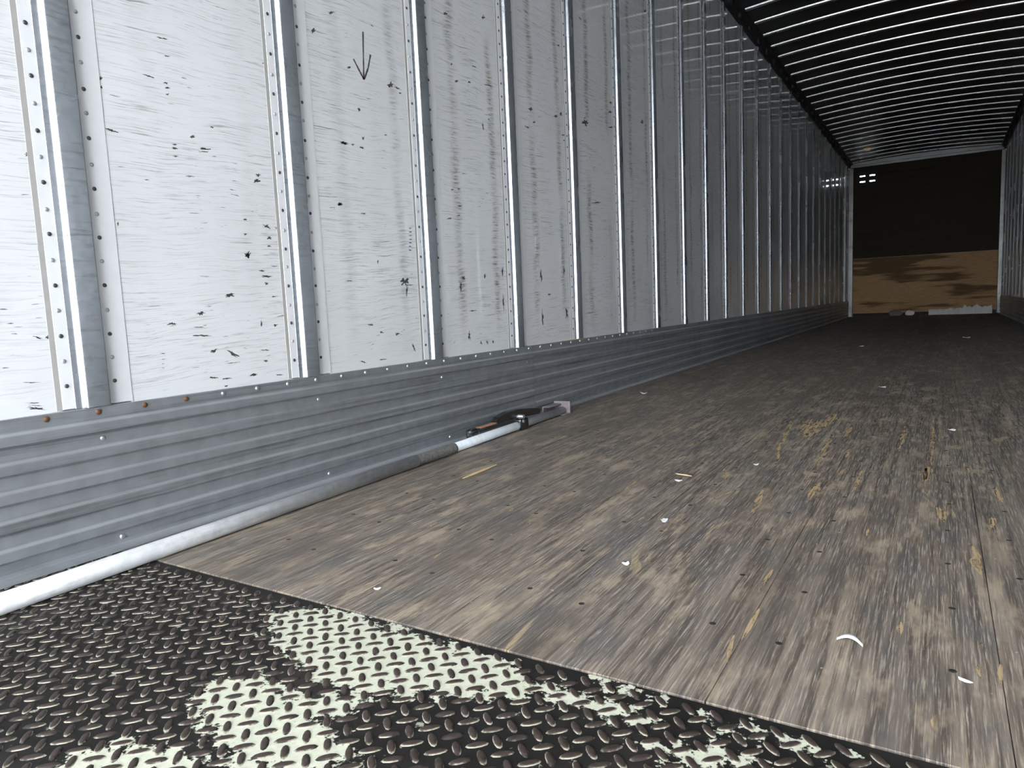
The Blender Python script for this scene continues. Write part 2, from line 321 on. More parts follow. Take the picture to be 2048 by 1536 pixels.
def mat_floor():
    q = N('worn_laminated_oak')
    p = q.co()
    x, y, z = q.xyz(p)
    w = 0.0305
    si = q.math('FLOOR', q.math('DIVIDE', x, w))
    sh = q.white(q.comb(si, 0.0, 3.0))
    ln = q.math('DIVIDE', q.math('ADD', y, q.math('MULTIPLY', sh, 3.0)), 0.95)
    bi = q.math('FLOOR', ln)
    rv = q.white(q.comb(si, bi, 0.0))
    rv2 = q.white(q.comb(si, bi, 7.0))
    fib = q.noise(q.vmul(p, (380, 12, 1)), 1.0, 4.0, 0.7)
    fib2 = q.noise(q.vmul(p, (75, 2.0, 1)), 1.0, 4.0, 0.6)
    bl = q.noise(q.vmul(p, (5, 1.3, 1)), 1.0, 3.0)
    blot = q.noise(q.vmul(p, (16, 5, 1)), 1.0, 4.0, 0.65)
    col = q.mix(rv, (0.145, 0.112, 0.086), (0.260, 0.208, 0.160))
    col = q.mix(q.math('MULTIPLY', rv2, 0.42), col, (0.160, 0.148, 0.142))
    col = q.mix(q.ramp(fib2, 0.38, 0.60, 0.90, 0.0), col, (0.070, 0.055, 0.046))
    col = q.mix(q.ramp(blot, 0.50, 0.64, 0.0, 0.75), col, (0.090, 0.088, 0.088))
    col = q.mix(q.ramp(blot, 0.47, 0.33, 0.0, 0.65), col, (0.38, 0.30, 0.215))
    col = q.mix(q.ramp(fib, 0.48, 0.68, 0.0, 0.85), col, (0.41, 0.345, 0.275))
    col = q.mix(q.ramp(bl, 0.30, 0.52, 0.50, 0.0), col, (0.085, 0.068, 0.056))
    # bare tan wood where the grime is gouged away, along the grain
    gp = q.vadd(q.vmul(p, (34, 3.0, 1)), q.vmul(q.comb(q.noise(p, 2.0, 2.0), 0.0, 0.0), (9, 1, 1)))
    g = q.ramp(q.noise(gp, 1.0, 3.0, 0.62), 0.63, 0.70)
    g = q.math('MULTIPLY', g, q.ramp(q.noise(q.vmul(p, (1.4, 0.9, 1)), 1.0, 2.0), 0.42, 0.60))
    g = q.math('MULTIPLY', g, q.ramp(fib, 0.35, 0.5))
    col = q.mix(q.math('MULTIPLY', g, 0.65), col, (0.47, 0.35, 0.21))
    spk = q.ramp(q.noise(q.vmul(p, (70, 45, 1)), 1.0, 2.0, 0.6), 0.72, 0.76)
    col = q.mix(q.math('MULTIPLY', spk, 0.5), col, (0.45, 0.43, 0.40))
    h = q.math('ADD', q.math('MULTIPLY', fib2, 0.7), q.math('MULTIPLY', fib, 0.4))
    q.p(Base_Color=col, Roughness=q.math('MULTIPLY_ADD', fib2, 0.25, 0.48), Normal=q.bump(h, 0.55, 0.004))
    return q.m

def mat_tread(lug=False):
    q = N('tread_lug_steel' if lug else 'painted_tread_plate')
    p = q.n('ShaderNodeNewGeometry').outputs['Position']
    x, y, z = q.xyz(p)
    n1 = q.noise(p, 38.0, 4.0, 0.65)
    n2 = q.noise(p, 150.0, 3.0, 0.6)
    if not lug:
        at = q.n('ShaderNodeAttribute', attribute_name='paint_edge')
        d = at.outputs['Fac']
        d = q.math('ADD', d, q.math('MULTIPLY', q.math('SUBTRACT', n1, 0.5), 0.135))
        d = q.math('ADD', d, q.math('MULTIPLY', q.math('SUBTRACT', n2, 0.5), 0.05))
        f = q.ramp(d, -0.003, 0.006)
        fl = q.ramp(n1, 0.63, 0.68)
        f = q.math('MAXIMUM', f, q.math('MULTIPLY', fl, 0.6))
        grime = q.mix(n2, (0.006, 0.0055, 0.0055), (0.020, 0.018, 0.017))
        dust = q.ramp(q.noise(p, 6.0, 3.0), 0.45, 0.7, 0.0, 0.6)
        grime = q.mix(dust, grime, (0.032, 0.028, 0.025))
        paint = q.mix(n2, (0.41, 0.415, 0.33), (0.62, 0.625, 0.505))
        q.p(Base_Color=q.mix(f, grime, paint), Roughness=q.math('MULTIPLY_ADD', n2, 0.3, 0.42), Specular_IOR_Level=0.15, Normal=q.bump(n2, 0.25, 0.001))
    else:
        top = q.mix(n2, (0.015, 0.011, 0.010), (0.078, 0.056, 0.047))
        low = q.mix(q.ramp(n1, 0.42, 0.55), (0.02, 0.018, 0.016), (0.36, 0.33, 0.26))
        hz = q.ramp(z, -0.0005, 0.0008)
        q.p(Base_Color=q.mix(hz, low, top), Metallic=0.15, Roughness=0.45, Specular_IOR_Level=0.3, Normal=q.bump(n2, 0.4, 0.001))
    return q.m

def mat_ply(name, a, b, dark, thr):
    q = N(name)
    p = q.co()
    g = q.noise(q.vmul(p, (1.2, 1, 9)), 1.0, 4.0, 0.6)
    f = q.noise(q.vmul(p, (9, 1, 150)), 1.0, 3.0, 0.6)
    col = q.mix(g, a, b)
    col = q.mix(q.ramp(f, 0.4, 0.7, 0.0, 0.45), col, dark)
    bl = q.noise(q.vmul(p, (0.55, 1, 5.0)), 1.0, 3.0, 0.6)
    col = q.mix(q.ramp(bl, thr, thr + 0.1, 0.0, 0.85), col, dark)
    q.p(Base_Color=col, Roughness=0.6, Specular_IOR_Level=0.12)
    return q.m

M = {}
M['panel'] = mat_panel()
M['flange'] = mat_plain('white_flange', (0.76, 0.765, 0.775), 0.38, 0.0, 0.06, 25.0, Coat_Weight=0.5, Coat_Roughness=0.12)
M['sealant'] = mat_plain('beige_sealant', (0.40, 0.385, 0.365), 0.6, 0.0, 0.15, 30.0)
M['post'] = mat_galv('galvanised_post', (0.48, 0.51, 0.55), 0.25, 0.40, 14.0, (1, 9, 120), 0.75)
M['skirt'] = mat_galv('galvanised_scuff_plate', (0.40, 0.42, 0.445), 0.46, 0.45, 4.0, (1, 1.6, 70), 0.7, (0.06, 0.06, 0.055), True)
M['roof'] = mat_galv('dull_roof_sheet', (0.05, 0.05, 0.052), 0.42, 0.4, 3.0, (2, 2, 2), 0.6)
M['bow'] = mat_galv('roof_bow_steel', (0.70, 0.71, 0.73), 0.27, 0.2, 8.0, (2, 2, 2), 0.9, (0.3, 0.3, 0.3))
M['rail'] = mat_plain('black_rail', (0.018, 0.018, 0.019), 0.7, 0.0, 0.3, 12.0)
M['front_metal'] = mat_galv('front_post_steel', (0.13, 0.13, 0.13), 0.35, 0.85, 9.0, (4, 4, 7))
M['rivet_dark'] = mat_plain('dark_rivet', (0.085, 0.085, 0.09), 0.45, 0.5, 0.3, 60.0)
M['rivet_pale'] = mat_plain('worn_rivet', (0.42, 0.42, 0.43), 0.45, 0.4, 0.3, 60.0)
M['rust'] = mat_plain('rusty_screw', (0.13, 0.065, 0.035), 0.7, 0.3, 0.4, 200.0)
M['screw'] = mat_plain('bright_screw', (0.62, 0.63, 0.65), 0.3, 0.9, 0.2, 150.0)
M['scuff'] = mat_plain('black_rubber_scuff', (0.055, 0.053, 0.055), 0.65, 0.0, 0.5, 90.0)
M['ink'] = mat_plain('marker_ink', (0.075, 0.065, 0.085), 0.6, 0.0, 0.35, 120.0)
M['floor'] = mat_floor()
q = N('bare_tan_wood')
pp = q.co()
ff = q.noise(q.vmul(pp, (230, 9, 1)), 1.0, 3.0, 0.65)
f2 = q.noise(q.vmul(pp, (60, 14, 1)), 1.0, 3.0, 0.6)
q.p(Base_Color=q.mix(ff, (0.26, 0.18, 0.10), (0.50, 0.37, 0.215)), Roughness=0.7,
    Alpha=q.math('MULTIPLY', q.ramp(ff, 0.33, 0.50), q.ramp(f2, 0.33, 0.50)))
M['raw'] = q.m
M['hole'] = mat_plain('dark_floor_screw', (0.040, 0.036, 0.033), 0.5, 0.3, 0.3, 90.0)
M['under'] = mat_plain('dark_subfloor', (0.012, 0.011, 0.010), 0.9, 0.0, 0.3, 9.0)
M['tread'] = mat_tread()
M['lug'] = mat_tread(True)
M['ply_dark'] = mat_ply('dark_stained_plywood', (0.026, 0.019, 0.012), (0.040, 0.030, 0.020), (0.016, 0.012, 0.009), 0.60)
M['ply'] = mat_ply('tan_plywood', (0.40, 0.24, 0.12), (0.56, 0.36, 0.19), (0.085, 0.048, 0.024), 0.47)
M['outer'] = mat_plain('outer_skin', (0.6, 0.6, 0.6), 0.5, 0.0, 0.05, 3.0)
M['ground'] = mat_plain('yard_concrete', (0.30, 0.295, 0.28), 0.85, 0.0, 0.2, 1.5)
M['paper'] = mat_plain('white_paper', (0.82, 0.82, 0.82), 0.6, 0.0, 0.06, 30.0)
M['straw'] = mat_plain('pale_splinter', (0.62, 0.44, 0.24), 0.65, 0.0, 0.25, 80.0)
M['tube'] = mat_galv('brushed_steel_tube', (0.60, 0.605, 0.615), 0.42, 0.35, 10.0, (30, 4, 30), 0.15)
M['tube_blue'] = mat_galv('pale_steel_tube', (0.52, 0.55, 0.58), 0.42, 0.25, 10.0, (30, 4, 30), 0.1)
M['corroded'] = mat_plain('corroded_sleeve', (0.17, 0.165, 0.15), 0.8, 0.3, 0.75, 130.0)
M['black'] = mat_plain('black_gloss', (0.014, 0.014, 0.015), 0.22, 0.0, 0.3, 50.0, Coat_Weight=0.6, Coat_Roughness=0.06)
M['orange'] = mat_plain('faded_orange_grip', (0.40, 0.19, 0.105), 0.6, 0.0, 0.35, 70.0)
M['foot'] = mat_plain('grey_foot_pad', (0.20, 0.175, 0.175), 0.6, 0.1, 0.35, 60.0)
lamp = N('amber_lens')
lamp.p(Base_Color=(0.75, 0.6, 0.4), Roughness=0.3)
lamp.b.inputs['Emission Color'].default_value = (1.0, 0.72, 0.42, 1)
lamp.b.inputs['Emission Strength'].default_value = 0.10
M['lens'] = lamp.m

# ------------------------------------------------------------------ outside: yard
g = link('ground', box_mesh('ground', (-60, -60, -1.32), (60, 75, -1.22)), M['ground'])
tag(g, 'grey concrete yard outside the open rear of the trailer', 'ground', kind='structure')

# ------------------------------------------------------------------ floor: boards and tread plate
floor = link('floor', box_mesh('floor', (XL, YR, -0.10), (XR, YF, -0.034)), M['under'])
tag(floor, 'worn brown laminated timber trailer floor with steel tread plate at the rear', 'floor', kind='structure')
edges = [XL + 0.004] + [-1.450 + 0.305 * k for k in range(8)] + [XR - 0.004]
edges = [edges[0]] + [e for e in edges[1:-1] if edges[0] + 0.05 < e < edges[-1] - 0.04] + [edges[-1]]
boards = []
for a, b in zip(edges[:-1], edges[1:]):
    o = link('floor_board', box_mesh('floor_board', (a + 0.0005, SEAM + 0.003, -0.034), (b - 0.0005, YF - 0.005, 0.0), 0.0004), M['floor'], floor)
    boards.append((a, b, o))
sc_me = dome_mesh('floor_screw', 0.0050, 0.0005, 10, 'z')
sc_me.materials.append(M['hole'])
for a, b, o in boards:
    for sx, ph in ((a + 0.05, 0.965), (b - 0.05, 0.99)):
        if b - a < 0.15: continue
        y = ph
        while y < 3.8:
            link('floor_screw', sc_me, None, o, (sx + random.uniform(-.004, .004), y + random.uniform(-.006, .006), 0.0))
            y += 0.2015

def jag(n, rnd, amp):
    return [1 + rnd.uniform(-amp, amp) for _ in range(n)]

def streak_mesh(items, z, rnd):
    vs, fs = [], []
    for it in items:
        w, pts = it[0], [Vector(q) for q in it[1:]]
        fine = []
        for a, b in zip(pts[:-1], pts[1:]):
            k = max(2, int((b - a).length / 0.03))
            fine += [a.lerp(b, i / k) for i in range(k)]
        fine.append(pts[-1])
        L, m0 = len(fine), len(vs)
        for i, c in enumerate(fine):
            t = i / (L - 1)
            hw = w * 0.5 * (0.25 + 0.75 * math.sin(math.pi * min(max(t, .06), .94))) * rnd.uniform(0.6, 1.15)
            j = rnd.uniform(-.25, .25) * w
            vs += [(c.x - hw + j, c.y, z), (c.x + hw + j, c.y, z)]
        for i in range(L - 1):
            fs.append((m0 + 2 * i, m0 + 2 * i + 1, m0 + 2 * i + 3, m0 + 2 * i + 2))
    return vs, fs

rr = random.Random(3)
vs, fs = streak_mesh(STREAKS, 0.0005, rr)
m0 = len(vs)
pc = Vector((sum(p[0] for p in PATCH) / len(PATCH), sum(p[1] for p in PATCH) / len(PATCH)))
ring = []
for i, p in enumerate(PATCH):
    a, b = Vector(p), Vector(PATCH[(i + 1) % len(PATCH)])
    for k in range(4):
        q = a.lerp(b, k / 4)
        ring.append(q + Vector((rr.uniform(-.007, .007), rr.uniform(-.02, .02))))
vs += [(q.x, q.y, 0.0005) for q in ring]
fs.append(tuple(range(m0, m0 + len(ring))))
o = link('bare_wood_scrapes', mesh('bare_wood_scrapes', vs, fs), M['raw'], floor)
tag(o, 'tan scrapes of bare wood in the grimy floor boards', kind='stuff')

# tread plate with its paint outline stored as a signed distance
def seg_dist(px, py, poly):
    inside = np.zeros(px.shape, bool)
    dmin = np.full(px.shape, 9.0)
    n = len(poly)
    for i in range(n):
        (x0, y0), (x1, y1) = poly[i], poly[(i + 1) % n]
        cond = ((y0 > py) != (y1 > py))
        with np.errstate(divide='ignore', invalid='ignore'):
            xi = (x1 - x0) * (py - y0) / (y1 - y0 + 1e-12) + x0
        inside ^= cond & (px < xi)
        dx, dy = x1 - x0, y1 - y0
        t = np.clip(((px - x0) * dx + (py - y0) * dy) / (dx * dx + dy * dy), 0, 1)
        dmin = np.minimum(dmin, np.hypot(px - (x0 + t * dx), py - (y0 + t * dy)))
    return np.where(inside, dmin, -dmin)

TZ = -0.0009
nx, ny = 400, 150
gx = np.linspace(XL + 0.004, XR - 0.004, nx + 1)
gy = np.concatenate([np.linspace(YR + 0.01, 0.0, 15, endpoint=False), np.linspace(0.0, SEAM - 0.001, ny + 1 - 15)])
GX, GY = np.meshgrid(gx, gy)
sd = np.full(GX.shape, -9.0)
for i, poly in enumerate(PAINT):
    s_ = seg_dist(GX, GY, poly)
    if i >= 2: s_ = s_ - 0.005
    sd = np.maximum(sd, s_)
sd = np.clip(sd, -0.2, 0.2)
vs = np.stack([GX, GY, np.full(GX.shape, TZ)], -1).reshape(-1, 3)
idx = np.arange((nx + 1) * (ny + 1)).reshape(ny + 1, nx + 1)
fs = np.stack([idx[:-1, :-1], idx[:-1, 1:], idx[1:, 1:], idx[1:, :-1]], -1).reshape(-1, 4)
me = bpy.data.meshes.new('tread_plate')
me.from_pydata(vs.tolist(), [], fs.tolist())
at = me.attributes.new('paint_edge', 'FLOAT', 'POINT')
at.data.foreach_set('value', sd.reshape(-1).astype(np.float32))
# give the sheet its thickness
bm = bmesh.new()
bm.from_mesh(me)
be = [e for e in bm.edges if e.is_boundary]
ex = bmesh.ops.extrude_edge_only(bm, edges=be)
for v in [v for v in ex['geom'] if isinstance(v, bmesh.types.BMVert)]:
    v.co.z = -0.034
bm.to_mesh(me)
bm.free()
plate = link('tread_plate', me, M['tread'], floor)
tag(plate, 'steel diamond tread plate with worn cream paint')

def lug_geom():
    n = 10
    L, W, Hh = 0.0135, 0.0050, 0.0021
    vs, fs = [], []
    for sc, h in ((1.0, 0.0), (0.80, 0.75), (0.45, 1.0)):
        for k in range(n):
            a = 2 * math.pi * k / n
            c, s = math.cos(a), math.sin(a)
            vs.append((L * sc * c, W * sc * math.copysign(abs(s) ** 0.9, s), Hh * h))
    for i in range(2):
        for k in range(n):
            k2 = (k + 1) % n
            fs.append((i * n + k, i * n + k2, (i + 1) * n + k2, (i + 1) * n + k))
    fs.append(tuple(2 * n + k for k in range(n)))
    return vs, fs
LV, LF = lug_geom()
lug_me = mesh('lug', LV, LF, True)
lug_me.materials.append(M['lug'])
spots = []
Ri = R.transposed()
for j in range(-1, 76):
    for i in range(-28, 50):
        for k in (0, 1):
            x = -0.6612 + 0.0334 * i + (0.0167 if k else 0)
            y = 0.7447 - 0.0315 * j + (-0.0157 if k else 0)
            if not (XL + 0.02 < x < XR - 0.02 and YR + 0.03 < y < SEAM - 0.013): continue
            v = Ri @ (Vector((x, y, 0)) - Vector((0, 0, 0.48)))
            px, py = 1024 + v.x * 1394 / -v.z, 768 - v.y * 1394 / -v.z
            vis = -10 < px < 2058 and py < 1545
            spots.append((0 if vis else 1, v.length, x, y, math.radians(45 if not k else 135) + random.uniform(-.04, .04)))
spots.sort()
bvs, bfs = [], []
for n_, (vis, d, x, y, a) in enumerate(spots):
    if n_ < 300:
        o = link('lug', lug_me, None, plate, (x, y, TZ))
        o.rotation_euler = (0, 0, a)
    else:
        m0 = len(bvs)
        c, s = math.cos(a), math.sin(a)
        bvs += [(x + c * p - s * q, y + s * p + c * q, TZ + h) for p, q, h in LV]
        bfs += [tuple(m0 + i for i in f) for f in LF]
o = link('lugs', mesh('lugs', bvs, bfs, True), M['lug'], plate)
tag(o, kind='stuff')
# two countersunk bolts near the plate edge
for bx, by in PLATE_BOLTS:
    o = link('plate_bolt', tube_mesh('plate_bolt', (0, 0, 0), (0, 0, 0.0016), 0.008, 14, 0.006), M['rivet_pale'], plate, (bx, by, TZ))

# ------------------------------------------------------------------ side walls
WR = [-1.55, -0.96, -0.37, 0.22, 0.81, 1.403, 1.985, 2.56, 3.135, 3.71, 4.27, 4.83, 5.38, 5.93, 6.53, 7.13, 7.71, 8.29, 8.87]
while WR[-1] + 0.583 < YF - 0.1: WR.append(WR[-1] + 0.583)

def bend(pts, r, n=3):
    """round the inner corners of an open profile"""
    out = [pts[0]]
    for a, b, c in zip(pts[:-2], pts[1:-1], pts[2:]):
        a, b, c = Vector(a), Vector(b), Vector(c)
        d = min(r, (a - b).length * .45, (c - b).length * .45)
        p, q = b + (a - b).normalized() * d, b + (c - b).normalized() * d
        for i in range(n + 1):
            t = i / n
            out.append(tuple((1 - t) ** 2 * p + 2 * t * (1 - t) * b + t * t * q))
    out.append(pts[-1])
    return out

HAT = bend([(-0.0655, 0.0), (-0.0650, 0.0022), (-0.0520, 0.0024), (-0.0475, 0.0165), (0.0, 0.0165), (0.004, 0.003), (0.005, 0.0)], 0.0035, 4)
def side_wall(side):
    left = side == 'left'
    sx = 1 if left else -1
    X = XL if left else XR
    put = lambda p, q, t: (sx * q, p, t)
    back = link('wall_' + side, box_mesh('wall_' + side, (X - sx * 0.045 if left else X + 0.006, YR, -0.10), (X - 0.006 if left else X + 0.045, YF + 0.05, 2.98)), M['outer'])
    tag(back, ('scuffed white panelled' if left else 'dim white panelled') + ' trailer side wall on the ' + side + ' with vertical steel posts', 'wall', kind='structure')
    post_me = prism('wall_post', HAT, SKT + 0.001, ZT, put)
    post_me.materials.append(M['post'])
    sm = [len(p.vertices) == 4 for p in post_me.polygons]
    post_me.polygons.foreach_set('use_smooth', sm)
    post_me.set_sharp_from_angle(angle=math.radians(40))
    fl_l = box_mesh('flange', (0.0, -0.090, SKT + 0.002), (sx * 0.0016, -0.0640, ZT - 0.002) if left else (0.0, -0.0640, ZT - 0.002), 0.0008) if left else box_mesh('flange', (-0.003, -0.090, SKT + 0.002), (0.0, -0.0640, ZT - 0.002), 0.0008)
    fl_l.materials.append(M['flange'])
    lo, hi = (0.0, 0.0016) if left else (-0.0016, 0.0)
    fl_r = box_mesh('flange', (lo, 0.0045, SKT + 0.002), (hi, 0.056, ZT - 0.002), 0.0008)
    fl_r.materials.append(M['flange'])
    lo, hi = (0.0, 0.0009) if left else (-0.0009, 0.0)
    seal = box_mesh('sealant_bead', (lo, -0.101, SKT + 0.002), (hi, -0.090, ZT - 0.002))
    seal.materials.append(M['sealant'])
    riv = {}
    for nm in ('rivet_dark', 'rivet_pale'):
        riv[nm] = dome_mesh('rivet', 0.0045, 0.0022)
        riv[nm].materials.append(M[nm])
    rivs_me = None
    if left:
        vs, fs = [], []
        dv = [tuple(v.co) for v in riv['rivet_dark'].vertices]
        df = [tuple(p.vertices) for p in riv['rivet_dark'].polygons]
        for yy in (-0.078, 0.020):
            z = 0.36
            while z < ZT - 0.02:
                m0 = len(vs)
                vs += [(a + 0.0016, b + yy, c + z) for a, b, c in dv]
                fs += [tuple(m0 + i for i in f) for f in df]
                z += 0.0505
        rivs_me = mesh('rivets', vs, fs, True)
        rivs_me.materials.append(M['rivet_dark'])
    for k, w in enumerate(WR):
        if w < YR + 0.1: continue
        po = link('wall_post', post_me, None, back, (X, w, 0))
        link('flange', fl_l, None, po)
        link('flange', fl_r, None, po)
        if left and k < 10: link('sealant_bead', seal, None, po)
        if left and 4 <= k <= 6:
            i, z = 0, 0.36
            while z < ZT - 0.02:
                for yy in (-0.078, 0.020):
                    link('rivet', riv['rivet_dark' if (i % 2 == 0) else 'rivet_pale'], None, po, (0.0016, yy, z + random.uniform(-.002, .002)))
                z += 0.0505
                i += 1
        elif left and k < 14:
            tag(link('rivets', rivs_me, None, po), kind='stuff')
    panels = []
    for a, b in zip(WR, WR[1:] + [YF + 0.06]):
        y0, y1 = max(a + 0.052, YR + 0.01), b - 0.09
        if b > YF: y1 = YF
        if y1 - y0 < 0.05: continue
        w = y1 - y0
        me = box_mesh('wall_panel', (0.0, 0.0, SKT - 0.004), (-sx * 0.0055 if left else 0.0055, w, ZT + 0.03)) if not left else box_mesh('wall_panel', (-0.0055, 0.0, SKT - 0.004), (0.0, w, ZT + 0.03))
        o = link('wall_panel', me, M['panel'], back, (X, y0, 0))
        panels.append((y0, y1, o))
    return back, panels

wall_l, panels_l = side_wall('left')
wall_r, panels_r = side_wall('right')

# marker arrow and scuffs on the panels of the left wall
def stroke(pts, w, x, rnd):
    vs, fs = [], []
    fine = []
    P = [Vector(p) for p in pts]
    for a, b in zip(P[:-1], P[1:]):
        fine += [a.lerp(b, i / 6) for i in range(6)]
    fine.append(P[-1])
    for i, c in enumerate(fine):
        d = (fine[min(i + 1, len(fine) - 1)] - fine[max(i - 1, 0)]).normalized()
        nrm = Vector((-d.y, d.x)) * w * rnd.uniform(0.7, 1.2) / 2
        vs += [(x, c.x - nrm.x, c.y - nrm.y), (x, c.x + nrm.x, c.y + nrm.y)]
    for i in range(len(fine) - 1):
        fs.append((2 * i, 2 * i + 1, 2 * i + 3, 2 * i + 2))
    return vs, fs

rr = random.Random(11)
for y0, y1, po in panels_l:
    vs, fs = [], []
    for cy, cz, ay, az, by, bz in SCUFFS:
        if not (y0 <= cy < y1): continue
        m0 = len(vs)
        n = 24
        for k in range(n):
            a = 2 * math.pi * k / n
            c, s = math.cos(a), math.sin(a)
            e = rr.uniform(0.25, 1.15)
            yy = min(max(cy + (ay * c + by * s) * e - y0, 0.002), y1 - y0 - 0.002)
            vs.append((0.0003, yy, max(cz + (az * c + bz * s) * e, SKT + 0.004)))
        vs.append((0.0003, min(max(cy - y0, 0.003), y1 - y0 - 0.003), cz))
        fs += [(m0 + k, m0 + (k + 1) % n, m0 + n) for k in range(n)]
    if vs:
        tag(link('scuff_marks', mesh('scuff_marks', vs, fs), M['scuff'], po), 'black rubber scuffs on the white panel', kind='stuff')
    ay = ARROW[0][0][0]
    if y0 <= ay < y1:
        vs, fs = [], []
        for st in ARROW:
            v2, f2 = stroke([(p[0] - y0, p[1]) for p in st], 0.0065, 0.0004, rr)
            m0 = len(vs)
            vs += v2
            fs += [tuple(m0 + i for i in f) for f in f2]
        tag(link('drawn_arrow', mesh('drawn_arrow', vs, fs), M['ink'], po), 'hand drawn dark arrow pointing down')

# ------------------------------------------------------------------ galvanised scuff skirt
SKD = 0.016
def skirt_profile():
    pts = [(SKT, 0.0), (SKT, SKD)]
    z = 0.285
    for k in range(5):
        pts += [(z, SKD), (z - 0.008, SKD + 0.0085), (z - 0.027, SKD + 0.0085), (z - 0.033, SKD)]
        z -= 0.0545
    pts += [(0.016, SKD), (0.007, SKD + 0.006), (0.0035, SKD + 0.030), (0.001, SKD + 0.032), (0.001, 0.0)]
    return pts
SP = skirt_profile()
cuts = [YR + 0.01, 2.62, 5.10, 7.55, 10.0, 12.45, YF - 0.005]
scr = {k: dome_mesh('skirt_screw', 0.0062, 0.004) for k in ('rust', 'screw')}
for k in scr: scr[k].materials.append(M[k])
for side, X, sx in (('left', XL, 1), ('right', XR, -1)):
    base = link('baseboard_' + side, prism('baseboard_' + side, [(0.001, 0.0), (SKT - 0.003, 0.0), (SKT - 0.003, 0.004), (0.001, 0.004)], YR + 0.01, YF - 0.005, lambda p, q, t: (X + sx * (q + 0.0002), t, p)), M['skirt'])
    tag(base, 'ribbed galvanised scuff plate along the foot of the ' + side + ' wall', 'scuff plate', kind='structure')
    for a, b in zip(cuts[:-1], cuts[1:]):
        n = 60
        vs, fs = [], []
        m = len(SP)
        for i in range(n + 1):
            t = a + 0.0012 + (b - a - 0.0024) * i / n
            for p, q in SP:
                d = 0.0
                if q > SKD * .5 and 0.02 < p < 0.29:
                    d = 0.0022 * mnoise.noise(Vector((t * 3.1 + (9 if sx < 0 else 0), p * 11.0, 4.0))) + 0.0006 * mnoise.noise(Vector((t * 9, p * 30, 1)))
                vs.append((X + sx * (q + d + (0.0045 if q == 0 else 0)), t, p))
        for i in range(n):
            for k in range(m - 1):
                fs.append((i * m + k, i * m + k + 1, (i + 1) * m + k + 1, (i + 1) * m + k))
        fs.append(tuple(range(m)))
        fs.append(tuple(n * m + k for k in reversed(range(m))))
        me = mesh('scuff_plate', vs, fs)
        bm = bmesh.new(); bm.from_mesh(me)
        bmesh.ops.recalc_face_normals(bm, faces=bm.faces)
        bm.to_mesh(me); bm.free()
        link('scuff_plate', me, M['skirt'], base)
    if side == 'left':
        y, i = 0.580, 0
        while y < 4.2:
            link('skirt_screw', scr['rust' if i < 5 else 'screw'], None, base, (X + SKD - 0.0003, y, 0.2985))
            y += 0.1007
            i += 1
        for y in (0.184, 0.785, 1.389, 1.972, 2.57):
            link('skirt_screw', scr['screw'], None, base, (X + SKD - 0.0012, y, 0.2415))
        for y in (0.803, 1.409, 2.0):
            link('skirt_screw', scr['screw'], None, base, (X + SKD - 0.0003, y, 0.0215))

# ------------------------------------------------------------------ roof
XC, HWD = (XL + XR) / 2, (XR - XL) / 2
def roof_z(x):
    u = (x - XC) / HWD
    return 2.875 + 0.055 * (1 - u * u)
n = 40
xs = [XL + (XR - XL) * i / n for i in range(n + 1)]
prof = [(x, roof_z(x)) for x in xs] + [(XR, 2.98), (XL, 2.98)]
roof = link('ceiling', prism('ceiling', prof, YR, YF + 0.05, lambda p, q, t: (p, t, q)), M['roof'])
tag(roof, 'dark sheet metal trailer roof carried on close steel bows', 'ceiling', kind='structure')
BOW = bend([(-0.022, 0.0), (-0.0185, -0.013), (0.0185, -0.013), (0.022, 0.0)], 0.004, 4)
b0, b1 = XL + 0.075, XR - 0.075
vs, fs = [], []
nb = 36
m = len(BOW)
for i in range(nb + 1):
    x = b0 + (b1 - b0) * i / nb
    for p, q in BOW:
        vs.append((x, p, roof_z(x) + q))
for i in range(nb):
    for k in range(m - 1):
        fs.append((i * m + k, (i + 1) * m + k, (i + 1) * m + k + 1, i * m + k + 1))
fs.append(tuple(range(m)))
fs.append(tuple(nb * m + k for k in reversed(range(m))))
bow_me = mesh('roof_bow', vs, fs, True)
bm = bmesh.new(); bm.from_mesh(bow_me)
bmesh.ops.recalc_face_normals(bm, faces=bm.faces)
bm.to_mesh(bow_me); bm.free()
bow_me.materials.append(M['bow'])
bow_me.set_sharp_from_angle(angle=math.radians(45))
y = YR + 0.226
while y < YF - 0.12:
    link('roof_bow', bow_me, None, roof, (0, y, 0))
    y += 0.3535
# dark upper side rails with a bracket block under each bow
br_me = {}
for i, (X, sx) in enumerate(((XL, 1), (XR, -1))):
    rl = [(0.0, 2.80), (0.014, 2.80), (0.020, 2.812), (0.028, 2.85), (0.062, 2.862), (0.070, 2.884), (0.0, 2.884)]
    o = link('trim_%d' % (i + 1), prism('trim', rl, YR, YF, lambda p, q, t: (X + sx * (p + 0.0005), t, q)), M['rail'])
    tag(o, 'black upper rail between the roof and the ' + ('left' if sx > 0 else 'right') + ' wall panels', 'rail', kind='structure')
    bl = bmesh.new()
    add_box(bl, (min(0, sx * 0.045), -0.035, 2.818), (max(0, sx * 0.045), 0.035, 2.862), 0.006)
    bme = from_bm('rail_bracket', bl)
    bme.materials.append(M['rail'])
    y = YR + 0.226
    while y < YF - 0.12:
        link('rail_bracket', bme, None, o, (X + sx * 0.001, y, 0))
        y += 0.3535

